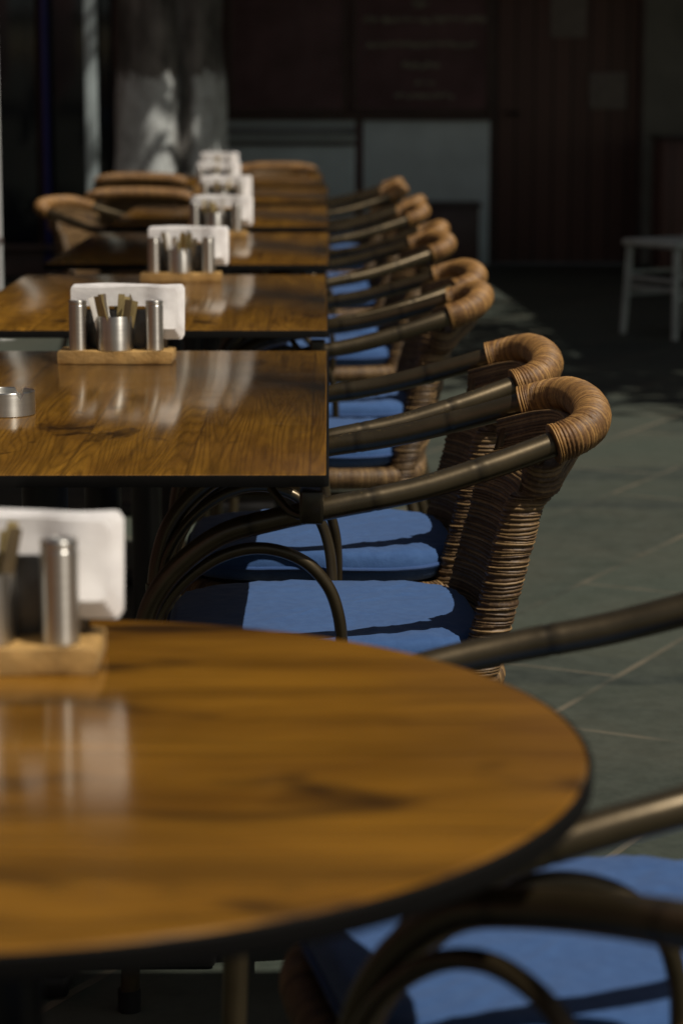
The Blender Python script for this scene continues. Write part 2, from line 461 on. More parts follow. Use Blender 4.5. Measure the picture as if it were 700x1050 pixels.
def make_chair():
    rng = random.Random(3)
    root = empty('armchair')
    # cushion -------------------------------------------------
    b = MB()
    n = 112
    def outline(s, z):
        out = []
        for k in range(n):
            a = 2 * math.pi * k / n
            c, d = math.cos(a), math.sin(a)
            e = .52
            x = -.014 + math.copysign(abs(c) ** e, c) * .217 * s
            y = math.copysign(abs(d) ** e, d) * .212 * s
            w = mnoise.noise(Vector((x * 7, y * 7, z * 20))) * .005
            cr = 0
            for q, (fx, fy) in enumerate(((11, 30), (34, 13), (22, 22))):
                r_ = 1 - abs(mnoise.noise(Vector((x * fx + q * 7, y * fy, q * 3.1)))) * 2.2
                cr += max(0, r_ - .55) * (.0036 if s > .55 else .0022)
            if z > .475: w += cr - .003 * (1 if s < .95 else 0)
            elif z > .455: w += cr * .3
            out.append((x, y, z + w))
        return out
    prof = [(.90, .447), (.975, .450), (1.0, .458), (1.008, .466), (1.010, .472), (1.003, .480), (.988, .487), (.965, .4925), (.935, .4965)] + \
           [(.90 - .06 * q, .4985 + .0003 * q) for q in range(15)]
    b.ring_loft([outline(s_, z_) for s_, z_ in prof])
    cu = b.build('cushion', M['cloth'], root, angle=80)
    b = MB()
    b.tube([(p[0], p[1], p[2]) for p in outline(1.014, .4705)], .0038, 8, closed=True)
    b.build('piping', M['piping'], cu)
    # woven seat ring and deck ---------------------------------
    ring = []
    for k in range(72):
        a = 2 * math.pi * k / 72; c, d = math.cos(a), math.sin(a); e = .5
        ring.append((-.008 + math.copysign(abs(c) ** e, c) * .224, math.copysign(abs(d) ** e, d) * .214, .424))
    ring.append(ring[0])
    b = MB(); strand_tube(b, ring, .0215, .0065, 12, .0012, rng)
    b.build('seat_ring', M['weave'], root)
    b = MB()
    b.ring_loft([[(p[0] * s, p[1] * s, z) for p in ring[:-1]] for s, z in ((.97, .425), (.9, .437), (.5, .438), (.05, .438))])
    b.build('seat', M['weave'], root)
    # backrest weave -------------------------------------------
    b = MB()
    z = .395; zt = .774
    rows = []; tints = []
    def section(z, grow, tilt):
        xp = .181 + (z - .40) * .25
        q_ = max(0, min(1, (z - .67) / .085)); q_ = q_ * q_ * (3 - 2 * q_)
        pts = []
        N = 14
        mid = []
        for k in range(N + 1):
            u = -1 + 2 * k / N
            y = .178 * u
            x = (xp + .028 * (1 - u * u)) * (1 - q_) + (.336 - .062 * abs(u) ** 2.5) * q_
            th = .014 + .013 * abs(u) ** 5
            mid.append((x, y, th + grow))
        outer = [(x + th, y) for x, y, th in mid]
        inner = [(x - th, y) for x, y, th in reversed(mid)]
        rr_ = mid[-1][2]
        capa = [(mid[-1][0] + rr_ * math.cos(a), mid[-1][1] + rr_ * .8 * math.sin(a)) for a in [R(q) for q in (30, 60, 90, 120, 150)]]
        capb = [(mid[0][0] + rr_ * math.cos(a), mid[0][1] + rr_ * .8 * math.sin(a)) for a in [R(q) for q in (210, 240, 270, 300, 330)]]
        ring = outer + capa + inner + capb
        return [(x, y, z - .036 * q_ * abs(y / .178) ** 2.5 + tilt[0] * y + tilt[1] * (x - xp) + .0016 * mnoise.noise(Vector((x * 25, y * 25, z * 60)))) for x, y in ring]
    i = 0
    while z < zt:
        p = .0047 * (1 + rng.uniform(-.28, .4))
        tn = rng.random() ** 1.2
        k = rng.uniform(.6, 1.5)
        if rng.random() < .09: k = 2.0; tn = .95
        tilt = (rng.uniform(-.014, .014), rng.uniform(-.06, .06))
        for q, h in ((.04, -.0008), (.25, .0008), (.5, .0012), (.75, .0008), (.96, -.0008)):
            rows.append(section(z + p * q, h * k if h > 0 else h, tilt)); tints.append(tn if h > 0 else tn * .25)
        z += p; i += 1
    b.ring_loft(rows, tints)
    back = b.build('backrest', M['weave'], root, angle=75)
    # rolled rim -------------------------------------------------
    half = [(.284, .206, .761), (.310, .199, .769), (.333, .172, .778), (.346, .125, .785), (.352, .065, .788)]
    path = spline([(x, -y, z) for x, y, z in half] + [(.354, 0, .789)] + list(reversed(half)), 8)
    b = MB(); strand_tube(b, path, .0258, .0040, 18, .0009, rng, ends=2)
    b.build('rim', M['rim'], back, angle=75)
    # tubes ------------------------------------------------------
    armp = [(.310, .199, .769), (.284, .206, .761), (.2, .229, .735), (.1, .25, .708), (0, .264, .690), (-.08, .268, .674), (-.15, .268, .654),
            (-.205, .267, .615), (-.240, .264, .570), (-.257, .260, .52), (-.264, .256, .47)]
    legp = [(-.264, .256, .47), (-.272, .254, .25), (-.282, .256, .004)]
    loopp = [(-.256, .252, .475), (-.245, .25, .525), (-.212, .25, .578), (-.16, .25, .618), (-.105, .25, .632), (-.052, .249, .618), (-.016, .247, .583),
             (.0, .243, .54), (.005, .236, .49), (.004, .226, .43)]
    rearp = [(.266, .178, .74), (.196, .175, .46), (.208, .182, .38), (.262, .21, .15), (.288, .22, .004)]
    for s in (-1, 1):
        def side(pts): return [(x, s * y, z) for x, y, z in pts]
        b = MB()
        P = resample(spline(side(armp), 8), .006)
        m = len(P); rad = []; tn = []
        nodes = [int(m * q) for q in (.2, .40, .63)]
        for i in range(m):
            r_ = .0176 - .0042 * i / m
            d = min(abs(i - q) for q in nodes)
            if d == 0: rad.append(r_ - .0004); tn.append(.45)
            elif d == 1: rad.append(r_ + .0004); tn.append(.85)
            else: rad.append(r_ + .0002 * math.exp(-d / 3)); tn.append(1.0)
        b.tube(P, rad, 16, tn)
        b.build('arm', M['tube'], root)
        b = MB()
        P = resample(side(legp), .02); b.tube(P, [.0126] * len(P), 14, [1.0] * len(P))
        b.tube([P[0] + Vector((0, 0, .012)), P[0] - Vector((0, 0, .012))], .0145, 14, [.6, .6])
        lg = b.build('leg', M['tube'], root)
        b = MB(); b.tube([(P[-1].x, P[-1].y, 0), (P[-1].x, P[-1].y, .03)], .0155, 14)
        b.build('foot_cap', M['iron'], lg)
        b = MB(); P = resample(spline(side(loopp), 8), .006)
        b.tube(P, [.0082] * len(P), 12, [1.0] * len(P))
        b.build('arm_loop', M['tube'], root)
        b = MB()
        P = resample(spline(side(rearp), 6), .02); b.tube(P, [.0118] * len(P), 14, [1.0] * len(P))
        lg = b.build('leg', M['tube'], root)
        b = MB(); b.tube([(P[-1].x, P[-1].y, 0), (P[-1].x, P[-1].y, .03)], .0145, 14)
        b.build('foot_cap', M['iron'], lg)
    b = MB()
    for s in (-1, 1): b.tube([(-.272, s * .254, .21), (.275, s * .207, .21)], .0085, 10, [1, 1])
    b.tube([(-.02, -.232, .21), (-.02, .232, .21)], .008, 10, [1, 1])
    b.build('stretcher', M['tube'], root)
    return root

chair_proto = make_chair()
_used = [False]
def chair(x, y, rz, label, group):
    if not _used[0]:
        o = chair_proto; _used[0] = True
    else: o = copy_tree(chair_proto)
    o.location = (x, y, 0); o.rotation_euler = (0, 0, rz)
    return tag(o, label, 'armchair', group)

# ------------------------------------------------------------------ tables
def rect_table(name='cafe_table', W=.78, L=1.45):
    root = empty(name)
    b = MB(); b.box((0, 0, .7425), (W - .006, L - .006, .015), .0025)
    b.build('table_top', M['wood'], root, angle=50)
    b = MB()
    t = .004
    rings = []
    def rect(w, l, z, r):
        out = []
        for sx, sy, a0 in ((1, 1, 0), (-1, 1, 90), (-1, -1, 180), (1, -1, 270)):
            for k in range(5):
                a = R(a0 + 22.5 * k); out.append((sx * (w / 2 - r) + r * math.cos(a), sy * (l / 2 - r) + r * math.sin(a), z))
        return out
    b.ring_loft([rect(W - .007, L - .007, .734, .008), rect(W, L, .7345, .01), rect(W, L, .7480, .01), rect(W - .0015, L - .0015, .7492, .01), rect(W - .007, L - .007, .7488, .008)], closed=True)
    b.build('edge_band', M['edge'], root, angle=50)
    b = MB()
    for s in (-1, 1):
        b.box((0, s * .42, .7245), (.62, .045, .0205), .003)
        b.box((s * .30, 0, .722), (.03, .795, .012), .003)
    # corner brackets with a diagonal strut
    b.build('under_frame', M['iron'], root)
    for sx in (-1, 1):
        for sy in (-1, 1):
            b = MB()
            b.box((sx * (W / 2 - .022), sy * (L / 2 - .03), .706), (.03, .04, .042), .004)
            b.tube(spline([(sx * (W / 2 - .028), sy * (L / 2 - .05), .688), (sx * (W / 2 - .05), sy * (L / 2 - .06), .694), (sx * (W / 2 - .075), sy * (L / 2 - .075), .722)], 5), .0055, 10)
            b.build('corner_bracket', M['tube'], root)
    for s in (-1, 1):
        b = MB(); P = [(0, s * .42, .03), (0, s * .42, .70)]
        b.tube(P, .032, 20)
        col_ = b.build('column', M['iron'], root)
        b = MB()
        b.box((0, s * .42, .02), (.46, .07, .035), .008)
        b.box((0, s * .42, .0185), (.07, .30, .031), .008)
        b.build('base', M['iron'], root)
    return root

NTAB = 6
F0, PITCH, TL = 2.975, 1.83, 1.45
tab_x = [-.39, -.392, -.388, -.392, -.395, -.42]
ORD = ['nearest rectangular', 'second rectangular', 'third rectangular', 'fourth rectangular', 'fifth rectangular', 'farthest rectangular']
tproto = rect_table()
tabs = []
tlab = ['long wooden cafe table with steel ashtray, nearest of the row',
        'long wooden cafe table second in the row, behind the ashtray table',
        'long wooden cafe table third in the row from the camera',
        'long wooden cafe table fourth in the row, behind two paired chairs',
        'long wooden cafe table fifth in the row, second from far end',
        'long wooden cafe table at the far end of the row near the tree']
for i in range(NTAB):
    o = tproto if i == 0 else copy_tree(tproto)
    o.location = (tab_x[i], F0 + TL / 2 + PITCH * i, 0)
    o.rotation_euler = (0, 0, R([0, .15, -.2, .2, -.3, .4][i]))
    tag(o, tlab[i], 'table', 'long wooden cafe tables in a row')
    tabs.append(o)

# round table in the foreground
RT = (-.243, 1.716); RR = .434
rt = empty('round_table', (RT[0], RT[1], 0))
tag(rt, 'round wooden cafe table with dark edge in the foreground', 'table')
b = MB(); b.lathe([(.001, .733), (RR - .004, .733), (RR - .004, .7482), (RR - .006, .75), (.001, .75)], 96)
b.build('table_top', M['wood_round'], rt, angle=30)
b = MB(); b.lathe([(RR - .0035, .7312), (RR - .001, .7315), (RR, .7335), (RR, .7465), (RR - .0012, .7483), (RR - .0035, .7486)], 96, closed_profile=True)
b.build('edge_band', M['edge'], rt, angle=30)
b = MB(); b.lathe([(.03, .03), (.03, .715), (.12, .718), (.12, .7325), (.001, .7325)], 24); b.build('column', M['iron'], rt)
b = MB()
for a in (45, 135): b.box((0, 0, .02 + .002 * (a > 90)), (.56, .06, .036), .008, rz=R(a))
b.build('base', M['iron'], rt)

# ------------------------------------------------------------------ chairs
GR = 'wicker armchairs along the right side of the tables'
C1, C2 = .375, 1.01
jit = [(.006, .01, 1.5), (.0, 0, 2), (-.028, .0, -3), (-.006, .0, 4), (-.018, .02, 6), (0, 0, -3), (-.015, .0, 3), (.0, .02, -5), (-.035, 0, 4), (-.03, 0, -2)]
NM = ['nearest', 'second', 'third', 'fourth', 'fifth']
k = 0
for t in range(5):
    for q, d in enumerate((C1, C2)):
        jx, jy, ja = jit[k]
        pair = ('near', 'far')[q]
        lab = f'blue cushioned wicker armchair, {pair} one of the right side pair at {ORD[t]} table'
        chair(jx, F0 + PITCH * t + d + jy, R(ja), lab, GR)
        k += 1
chair(.222, 2.025, R(11.5), 'wicker armchair with bright bronze arms right of the round table', 'wicker armchairs around the round table')
chair(.0, 1.335, R(-47), 'armchair with dark tube arm at the bottom right corner below round table', 'wicker armchairs around the round table')
chair(-.72, 9.3, R(180 - 18), 'wicker armchair left of the fourth rectangular table with shining arm tips', 'wicker armchairs at the left and far end')
chair(-.80, 10.6, R(-90), 'wicker armchair turned away, lower of two stacked arcs before the tree', 'wicker armchairs at the left and far end')
chair(-.93, 12.38, R(-90), 'wicker armchair turned away, upper of two arcs before the whitewashed tree', 'wicker armchairs at the left and far end')
chair(-.29, 13.35, R(90), 'dark wicker armchair facing the camera at far end of the tables', 'wicker armchairs at the left and far end')

# ------------------------------------------------------------------ table caddies
def mk_tray():
    rg = random.Random(5)
    root = empty('caddy_tray')
    b = MB()
    def out(s, z, w=1.0):
        pts = []
        hx, hy = .1, .045
        N = 12
        seq = [(-hx + 2 * hx * k / 24, -hy) for k in range(24)] + [(hx, -hy + 2 * hy * k / N) for k in range(N)] + \
              [(hx - 2 * hx * k / 24, hy) for k in range(24)] + [(-hx, hy - 2 * hy * k / N) for k in range(N)]
        for x, y in seq:
            n = mnoise.noise(Vector((x * 30, y * 30, z * 90 + 3)))
            pts.append((x * s, y * s * (1 + .04 * n * w), z + .0025 * n * (1 if z > .01 else 0)))
        return pts
    b.ring_loft([out(.985, .0), out(1, .002), out(1.0, .010), out(1, .0185), out(.985, .0215), out(.9, .0215), out(.4, .0212)])
    b.build('board', M['tray'], root, angle=60)
    b = MB()
    b.box((.012, .012, .055), (.15, .0018, .068), .0006)
    b.box((.012, .036, .055), (.15, .0018, .068), .0006)
    b.box((.012, .024, .0225), (.15, .0222, .0018), .0005)
    b.build('napkin_holder', M['dsteel'], root)
    return root
def mk_shaker():
    o = MB(); r = .0158
    o.lathe([(.001, 0), (r - .001, 0), (r, .001), (r, .078), (r - .0008, .0795), (r - .0008, .0805), (r, .082), (r - .0002, .0865), (r - .001, .0872), (.001, .0872)], 40)
    return o.build('shaker', M['steel'], None, angle=25)
def mk_cup():
    o = MB(); r = .0325
    o.lathe([(.001, 0), (r - .001, 0), (r, .0012), (r, .0585), (r - .0005, .0598), (r - .0014, .0598), (r - .0018, .0585), (r - .0018, .003), (.001, .003)], 48)
    return o.build('sachet_cup', M['steel'], None, angle=25)
def mk_napkins(seed):
    b = MB()
    for L in range(5):
        NX, NZ = 44, 14
        rows = []
        y0 = .0145 + L * .0042
        for face in (0, 1):
            for i in range(NX + 1):
                x = -.082 + (.2 - .0025 * (4 - L)) * i / NX
                u = (x - .045) / .04
                sm = max(0, min(1, u)); sm = sm * sm * (3 - 2 * sm)
                bot = (.092 - .0 * L) * (1 - sm) + (.034 + .0048 * (4 - L)) * sm
                top = .1255 + .0011 * L + .0012 * math.sin(x * 40 + L * 2.1)
                # rounded outer corners
                dr = max(0, x - (.118 - .0025 * (4 - L) - .008)); rc = .008 - math.sqrt(max(0, .008 ** 2 - dr ** 2))
                dl = max(0, (-.082 + .005) - x); lc = .005 - math.sqrt(max(0, .005 ** 2 - dl ** 2))
                tp = top - rc - lc; bt = bot + rc
                row = []
                for j in range(NZ + 1):
                    q = j / NZ; z = bt + (tp - bt) * q
                    w = mnoise.noise(Vector((x * 22, z * 22, L * .37 + seed))) * .0016
                    curl = -.006 * sm * (1 - q) ** 1.5 - .001 * q * q + .0012 * L * (q - .5)
                    drape = -.0135 * sm * (1 - .4 * q)
                    row.append((x, y0 + w + curl + drape + face * .0028, z))
                rows.append(row)
        base = len(b.v); C = NZ + 1
        for r_ in rows:
            for p in r_: b.add(p)
        A = lambda f, i, j: base + (f * (NX + 1) + i) * C + j
        for i in range(NX):
            for j in range(NZ):
                b.f.append((A(0, i, j), A(0, i + 1, j), A(0, i + 1, j + 1), A(0, i, j + 1)))
                b.f.append((A(1, i, j), A(1, i, j + 1), A(1, i + 1, j + 1), A(1, i + 1, j)))
            b.f.append((A(0, i, 0), A(1, i, 0), A(1, i + 1, 0), A(0, i + 1, 0)))
            b.f.append((A(0, i, NZ), A(0, i + 1, NZ), A(1, i + 1, NZ), A(1, i, NZ)))
        for j in range(NZ):
            b.f.append((A(0, 0, j), A(0, 0, j + 1), A(1, 0, j + 1), A(1, 0, j)))
            b.f.append((A(0, NX, j), A(1, NX, j), A(1, NX, j + 1), A(0, NX, j + 1)))
    return b.build('napkin_stack', M['paper'], None, angle=50)
def mk_sachet(mat):
    b = MB()
    rows = []
    for z, w, t in ((0, .0055, .0006), (.005, .006, .0008), (.010, .006, .0024), (.045, .0062, .003), (.078, .006, .0024), (.084, .006, .0008), (.09, .0058, .0006)):
        rows.append([(-w, -t / 3, z), (-w / 2, -t / 2, z), (0, -t * .6, z), (w / 2, -t / 2, z), (w, -t / 3, z), (w, t / 3, z), (w / 2, t / 2, z), (0, t * .6, z), (-w / 2, t / 2, z), (-w, t / 3, z)])
    b.ring_loft(rows)
    return b.build('sugar_sachet', mat, None, angle=50)
protos = {}
def inst(key, mk):
    if key not in protos:
        o = mk(); protos[key] = o; return o
    return copy_tree(protos[key])

def caddy(x, y, rz, where, nsach, z0=.75, nz=1.0):
    rg = random.Random(int(y * 100))
    from mathutils import Matrix
    Mx = Matrix.Translation((x, y, z0)) @ Matrix.Rotation(rz, 4, 'Z')
    def put(o, lx, ly, lz, rot=(0, 0, 0)):
        o.location = Mx @ Vector((lx, ly, lz)); o.rotation_euler = (rot[0], rot[1], rot[2] + rz); return o
    o = put(inst('tray', mk_tray), 0, 0, .0005); tag(o, f'raw wooden caddy board with napkin holder {where}', 'tray', 'wooden caddy boards on the tables')
    for lx, nm in ((-.066, 'left'), (.068, 'right')):
        o = put(inst('shaker', mk_shaker), lx, -.018, .0222, (0, 0, rg.uniform(0, 6)))
        tag(o, f'brushed steel shaker, {nm} one on the caddy board {where}', 'shaker', 'steel shakers on the caddy boards')
    o = put(inst('cup', mk_cup), -.002, -.008 - .004, .0222, (0, 0, rg.uniform(0, 6)))
    tag(o, f'steel cup of paper sachets on the caddy board {where}', 'cup', 'steel sachet cups')
    o = put(inst('nap', lambda: mk_napkins(2)), 0, 0, .0045); o.scale = (1, 1, nz)
    tag(o, f'white paper napkins in the caddy {where}', 'napkins', 'white napkin stacks')
    mats = ['sachet', 'sachet_dark', 'sachet', 'sachet', 'sachet_dark', 'sachet', 'sachet_white', 'sachet', 'sachet_white']
    for i in range(nsach):
        m = mats[i % len(mats)]
        a = 2 * math.pi * (i + .3) / nsach + rg.uniform(-.3, .3)
        rr_ = .019 if nsach > 4 else .014
        if i % 3 == 2: rr_ *= .45
        lx, ly = rr_ * math.cos(a), rr_ * math.sin(a)
        lean = rg.uniform(.06, .30)
        o = put(inst(m, lambda m=m: mk_sachet(M[m])), -.002 + lx, -.012 + ly, .0262 + .002, (-lean * math.sin(a), lean * math.cos(a), rg.uniform(-1.1, 1.1)))
        o.scale = (1, 1, rg.uniform(.86, 1.1))
        cn = {'sachet': 'tan', 'sachet_dark': 'brown', 'sachet_white': 'white'}[m]
        tag(o, f'{cn} paper sugar sachet standing in the steel cup {where}', 'sachet', f'{cn} sachets in the cup {where}')
caddy(-.290, 1.975, R(0), 'on the round table', 12, nz=.93)
cad = [(-.372, 4.245, -1, 'on the ashtray table', 12), (-.367, 6.05, 1, 'on the second rectangular table', 11), (-.362, 7.82, -1, 'on the third rectangular table', 7),
       (-.42, 9.6, 2, 'on the fourth rectangular table', 5), (-.53, 11.4, 0, 'on the fifth rectangular table', 4), (-.60, 13.05, 0, 'on the farthest rectangular table', 4)]
for x, y, a, w, n in cad: caddy(x, y, R(a), w, n)

# ashtray
b = MB(); r = .043
prof = [(.001, .002), (r - .003, .0), (r, .0015), (r, .0), (r, .034), (r - .0008, .0352), (r - .0022, .0352), (r - .003, .034), (r - .003, .005), (.001, .005)]
N = 64
rings = []
for rr_, z in [(.001, 0), (r - .001, 0), (r, .001), (r, .024), (r, .034), (r - .0012, .0352), (r - .0026, .034), (r - .0026, .024), (r - .0026, .004), (.001, .004)]:
    ring = []
    for k in range(N):
        a = 2 * math.pi * k / N
        zz = z
        if z > .03 and min(abs((a - R(q) + math.pi) % (2 * math.pi) - math.pi) for q in (-52, 68, 188)) < .11: zz = .026
        ring.append((rr_ * math.cos(a), rr_ * math.sin(a), zz))
    rings.append(ring)
b.ring_loft(rings)
o = b.build('ashtray', M['steel'], None, angle=25); o.location = (-.476, 3.545, .7505)
tag(o, 'round steel ashtray with a notched rim on the nearest long table', 'ashtray')

# ------------------------------------------------------------------ ground
b = MB()
for x, y in ((-150, -60), (150, -60), (150, 240), (-150, 240)): b.add((x, y, 0))
b.f.append((0, 1, 2, 3))
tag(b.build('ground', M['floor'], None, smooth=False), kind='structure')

# ------------------------------------------------------------------ building at the back
WY = 17.0
bd = empty('cafe_building', (0, WY, 0)); tag(bd, 'dark cafe building with pale low panel and red brown door at the back', 'building')
def part(name, mat, parent, boxes, bev=.004):
    b = MB()
    for c, d in boxes: b.box(c, d, bev)
    return b.build(name, mat, parent)
part('wall', M['wall_dark'], bd, [((-3.36, .25, 3.4), (9.0, .3, 6.8)), ((1.645, .25, 4.5), (1.01, .3, 4.6)), ((4.0 + 1.1, .25, 4.6), (5.9, .3, 4.4))])
part('wall', M['wall_grey'], bd, [((5.1, .2, 1.2), (5.88, .3, 2.4))])
part('parapet', M['wall_dark'], bd, [((.1, .22, 6.9), (16.2, .5, .2))])
part('low_panel', M['panel'], bd, [((-.28, .06, .5), (.93, .06, 1.0)), ((.68, .06, .5), (.88, .06, 1.0))])
part('rail', M['rail'], bd, [((-.28, 0.0, .93), (.93, .06, .07))])
part('ledge', M['frame'], bd, [((-.28, .005, .845), (.93, .03, .03)), ((.2, .05, 1.02), (1.9, .14, .035))])
dr = part('door', M['door'], bd, [((1.655, .12, 1.08), (1.0, .06, 2.14))])
part('door_frame', M['frame'], dr, [((1.137, .09, 1.1), (.03, .09, 2.2)), ((2.173, .09, 1.1), (.03, .09, 2.2)), ((1.655, .09, 2.175), (1.004, .088, .05))])
b = MB(); b.tube(spline([(1.24, .10, 1.05), (1.24, .03, 1.05), (1.32, .028, 1.05)], 5), .01, 10); b.build('handle', M['iron'], dr)
# boards
def menu(x0, x1, z0, z1, y, label, rows):
    e = empty('menu_board', ((x0 + x1) / 2, y, z0)); tag(e, label, 'menu board')
    w = x1 - x0; h = z1 - z0
    part('board', M['board'], e, [((0, 0, h / 2), (w - .06, .02, h - .06))], .002)
    part('frame', M['frame'], e, [((-w / 2 + .015, 0, h / 2), (.03, .035, h)), ((w / 2 - .015, 0, h / 2), (.03, .035, h)), ((0, 0, .015), (w - .062, .033, .03)), ((0, 0, h - .015), (w - .062, .033, .03))], .003)
    if rows:
        rg = random.Random(11)
        for zc, xa, xb, hh in rows:
            x = xa; b = MB(); pts = []
            while x < xb:
                ww = rg.uniform(.02, .05)
                am = hh if rg.random() < .82 else hh * .12   # unreadable joined-up chalk scrawl
                pts += [(x + ww * q / 6, -.0125, zc + rg.uniform(-am, am) * .5) for q in range(6)]
                x += ww
            b.tube(spline(pts, 3), .0055, 5)
            b.build('chalk_line', M['chalk'], e)
menu(.16, 1.12, 1.05, 2.05, WY + .06, 'blackboard menu with faint chalk writing above the pale panel', [(1.80 - 1.05, -.06, .06, .06), (1.69 - 1.05, -.4, .44, .045), (1.52 - 1.05, -.38, .38, .04), (1.38 - 1.05, -.13, .11, .04), (1.26 - 1.05, -.05, .09, .03), (1.17 - 1.05, -.18, .2, .035)])
menu(-.70, .13, 1.05, 2.05, WY + .06, 'plain dark board beside the tree, left of the chalk menu', None)
for (x, z, w, h, lab) in ((1.94, 1.205, .26, .25, 'small faded paper notice on the brown door, lower right one'), (1.66, 1.72, .25, .3, 'faded paper notice high on the brown door, upper left one')):
    b = MB(); b.box((0, 0, 0), (w, .004, h), .001)
    o = b.build('paper_notice', M['notice']); o.location = (x, WY + .08, z); tag(o, lab, 'notice', 'paper notices on the door')
# cabinet in front of the panel
e = empty('low_cabinet', (.83, 16.4, 0)); tag(e, 'low dark cabinet standing against the pale panel', 'cabinet')
part('body', M['cabinet'], e, [((0, 0, .24), (.34, .4, .40))], .006)
part('top', M['cabinet'], e, [((0, 0, .4525), (.38, .44, .025))], .006)
part('door', M['cabinet'], e, [((0, -.207, .24), (.31, .012, .36))], .003)
for sx in (-1, 1): part('leg', M['iron'], e, [((sx * .14, -.16, .02), (.03, .03, .04))], .003)
e = empty('tall_cabinet', (2.52, 16.3, 0)); tag(e, 'dark reddish cabinet by the grey wall behind the pale wooden chair', 'cabinet')
part('body', M['door'], e, [((0, 0, .46), (.66, .45, .84))], .006)
part('top', M['cabinet'], e, [((0, 0, .895), (.7, .5, .03))], .006)
for sx in (-1, 1):
    d = part('door', M['door'], e, [((sx * .16, -.233, .46), (.3, .016, .78))], .003)
    b = MB(); b.tube([(sx * .03, -.241, .5), (sx * .03, -.262, .5)], .01, 10); b.build('knob', M['iron'], d)
part('plinth', M['cabinet'], e, [((0, 0, .02), (.6, .4, .04))], .003)

# shopfront on the left
e = empty('shopfront', (-2.4, 16.0, 0)); tag(e, 'dark glazed shopfront with thin blue frame on the far left', 'shopfront')
part('frame', M['frame'], e, [((-.9, 0, 1.4), (.08, .1, 2.8)), ((0.1, 0, 1.4), (.06, .1, 2.8)), ((1.05, 0, 1.4), (.06, .1, 2.8)), ((.05, 0, 2.84), (2.06, .12, .1)), ((.05, 0, .09), (2.06, .12, .18))])
for cx, w in ((-.4, .9), (.31, .37), (.79, .42)): part('pane', M['glass'], e, [((cx, .01, 1.5), (w, .012, 2.6))], .002)
part('blue_frame', M['blue_paint'], e, [((.565, -.03, 1.4), (.04, .1, 2.7))])
part('sill', M['frame'], e, [((.05, -.09, .2), (2.1, .12, .03))])

# posts
def post(x, y, w, h, mat, label, base):
    e = empty('post', (x, y, 0)); tag(e, label, 'post')
    b = MB(); b.box((0, 0, h / 2 + .01), (w, w, h - .02), .006); b.build('shaft', mat, e)
    part('base_plate', base, e, [((0, 0, .006), (w * 2.2, w * 2.2, .012))], .002)
    return e
post(-1.40, 14.5, .07, 2.78, M['grey_paint'], 'slim pale grey post left of the whitewashed tree', M['grey_paint'])
post(-1.655, 12.0, .062, 2.9, M['white_paint'], 'bright white post at the left edge of the view', M['white_paint']).rotation_euler.z = R(40)
e = empty('planter_box', (-1.80, 11.6, 0)); tag(e, 'low dark planter box in front of the white post', 'planter')
b = MB(); b.box((0, 0, .25), (.40, .34, .46), .008); b.build('box', M['cabinet'], e)
part('rim', M['frame'], e, [((0, 0, .495), (.44, .39, .03))], .005)
part('foot', M['iron'], e, [((-.15, 0, .01), (.05, .3, .02)), ((.15, 0, .01), (.05, .3, .02))], .003)

# tree -----------------------------------------------------------
tr = empty('tree', (-1.0, 15.2, 0)); tag(tr, 'thick old tree trunk with flaking whitewash behind the tables', 'tree')
b = MB(); rings = []
for i in range(60):
    z = 4.2 * i / 59
    rb = .37 + .22 * math.exp(-z * 4.5) - .03 * z
    ring = []
    for k in range(72):
        a = 2 * math.pi * k / 72
        fl = -.20 * math.exp(-((a - R(291)) / .17) ** 2) - .03 * math.exp(-((a - R(235)) / .2) ** 2) + .03 * math.sin(3 * a + 1 + z * .3)
        r_ = rb * (1 + fl * 1.6) + .02 * mnoise.noise(Vector((math.cos(a) * 3, math.sin(a) * 3, z * 2.2)))
        ring.append((r_ * math.cos(a) + .05 * z * .2, r_ * math.sin(a), z))
    rings.append(ring)
b.ring_loft(rings)
limbs = []
rg = random.Random(9)
for i in range(8):
    a = 2 * math.pi * i / 8 + rg.uniform(-.2, .2); L = rg.uniform(1.6, 2.6)
    p0 = Vector((0.04, 0, 3.5 + .08 * i)); d = Vector((math.cos(a), math.sin(a), rg.uniform(.35, .9)))
    pts = spline([tuple(p0), tuple(p0 + d * L * .35), tuple(p0 + d * L * .7 + Vector((0, 0, .25))), tuple(p0 + d * L + Vector((0, 0, .55)))], 6)
    m = len(pts); b.tube(pts, [.15 * (1 - .85 * q / (m - 1)) for q in range(m)], 10); limbs.append(pts)
b.build('trunk', M['bark'], tr, angle=70)
b = MB()
for c in range(230):
    u = rg.uniform(-1, 1); a = rg.uniform(0, 2 * math.pi); rr_ = rg.uniform(.35, 1) ** .6
    s = math.sqrt(1 - u * u)
    cen = Vector((rr_ * 3.0 * s * math.cos(a), rr_ * 2.9 * s * math.sin(a), 5.2 + rr_ * 1.5 * u))
    tone = rg.random()
    for _ in range(38):
        q = cen + Vector((rg.gauss(0, .26), rg.gauss(0, .26), rg.gauss(0, .18)))
        d1 = Vector((rg.uniform(-1, 1), rg.uniform(-1, 1), rg.uniform(-.6, .4))).normalized()
        d2 = d1.cross(Vector((rg.uniform(-1, 1), rg.uniform(-1, 1), 1))).normalized()
        l, w = rg.uniform(.07, .13), rg.uniform(.03, .055)
        t_ = min(1, max(0, tone + rg.uniform(-.3, .3)))
        i0 = b.add(q - d1 * l, t_); i1 = b.add(q + d2 * w, t_); i2 = b.add(q + d1 * l, t_); i3 = b.add(q - d2 * w, t_)
        b.f.append((i0, i1, i2, i3))
b.build('crown', M['leaf'], tr, smooth=False)

added_tree = copy_tree(tr); added_tree.location = (5.5, 9.9, 0); added_tree.rotation_euler = (0, 0, 1.9)  # second tree, out of view, added to dapple the floor with shade
tag(added_tree, 'unseen leafy tree added on the right for dappled shade', 'tree')
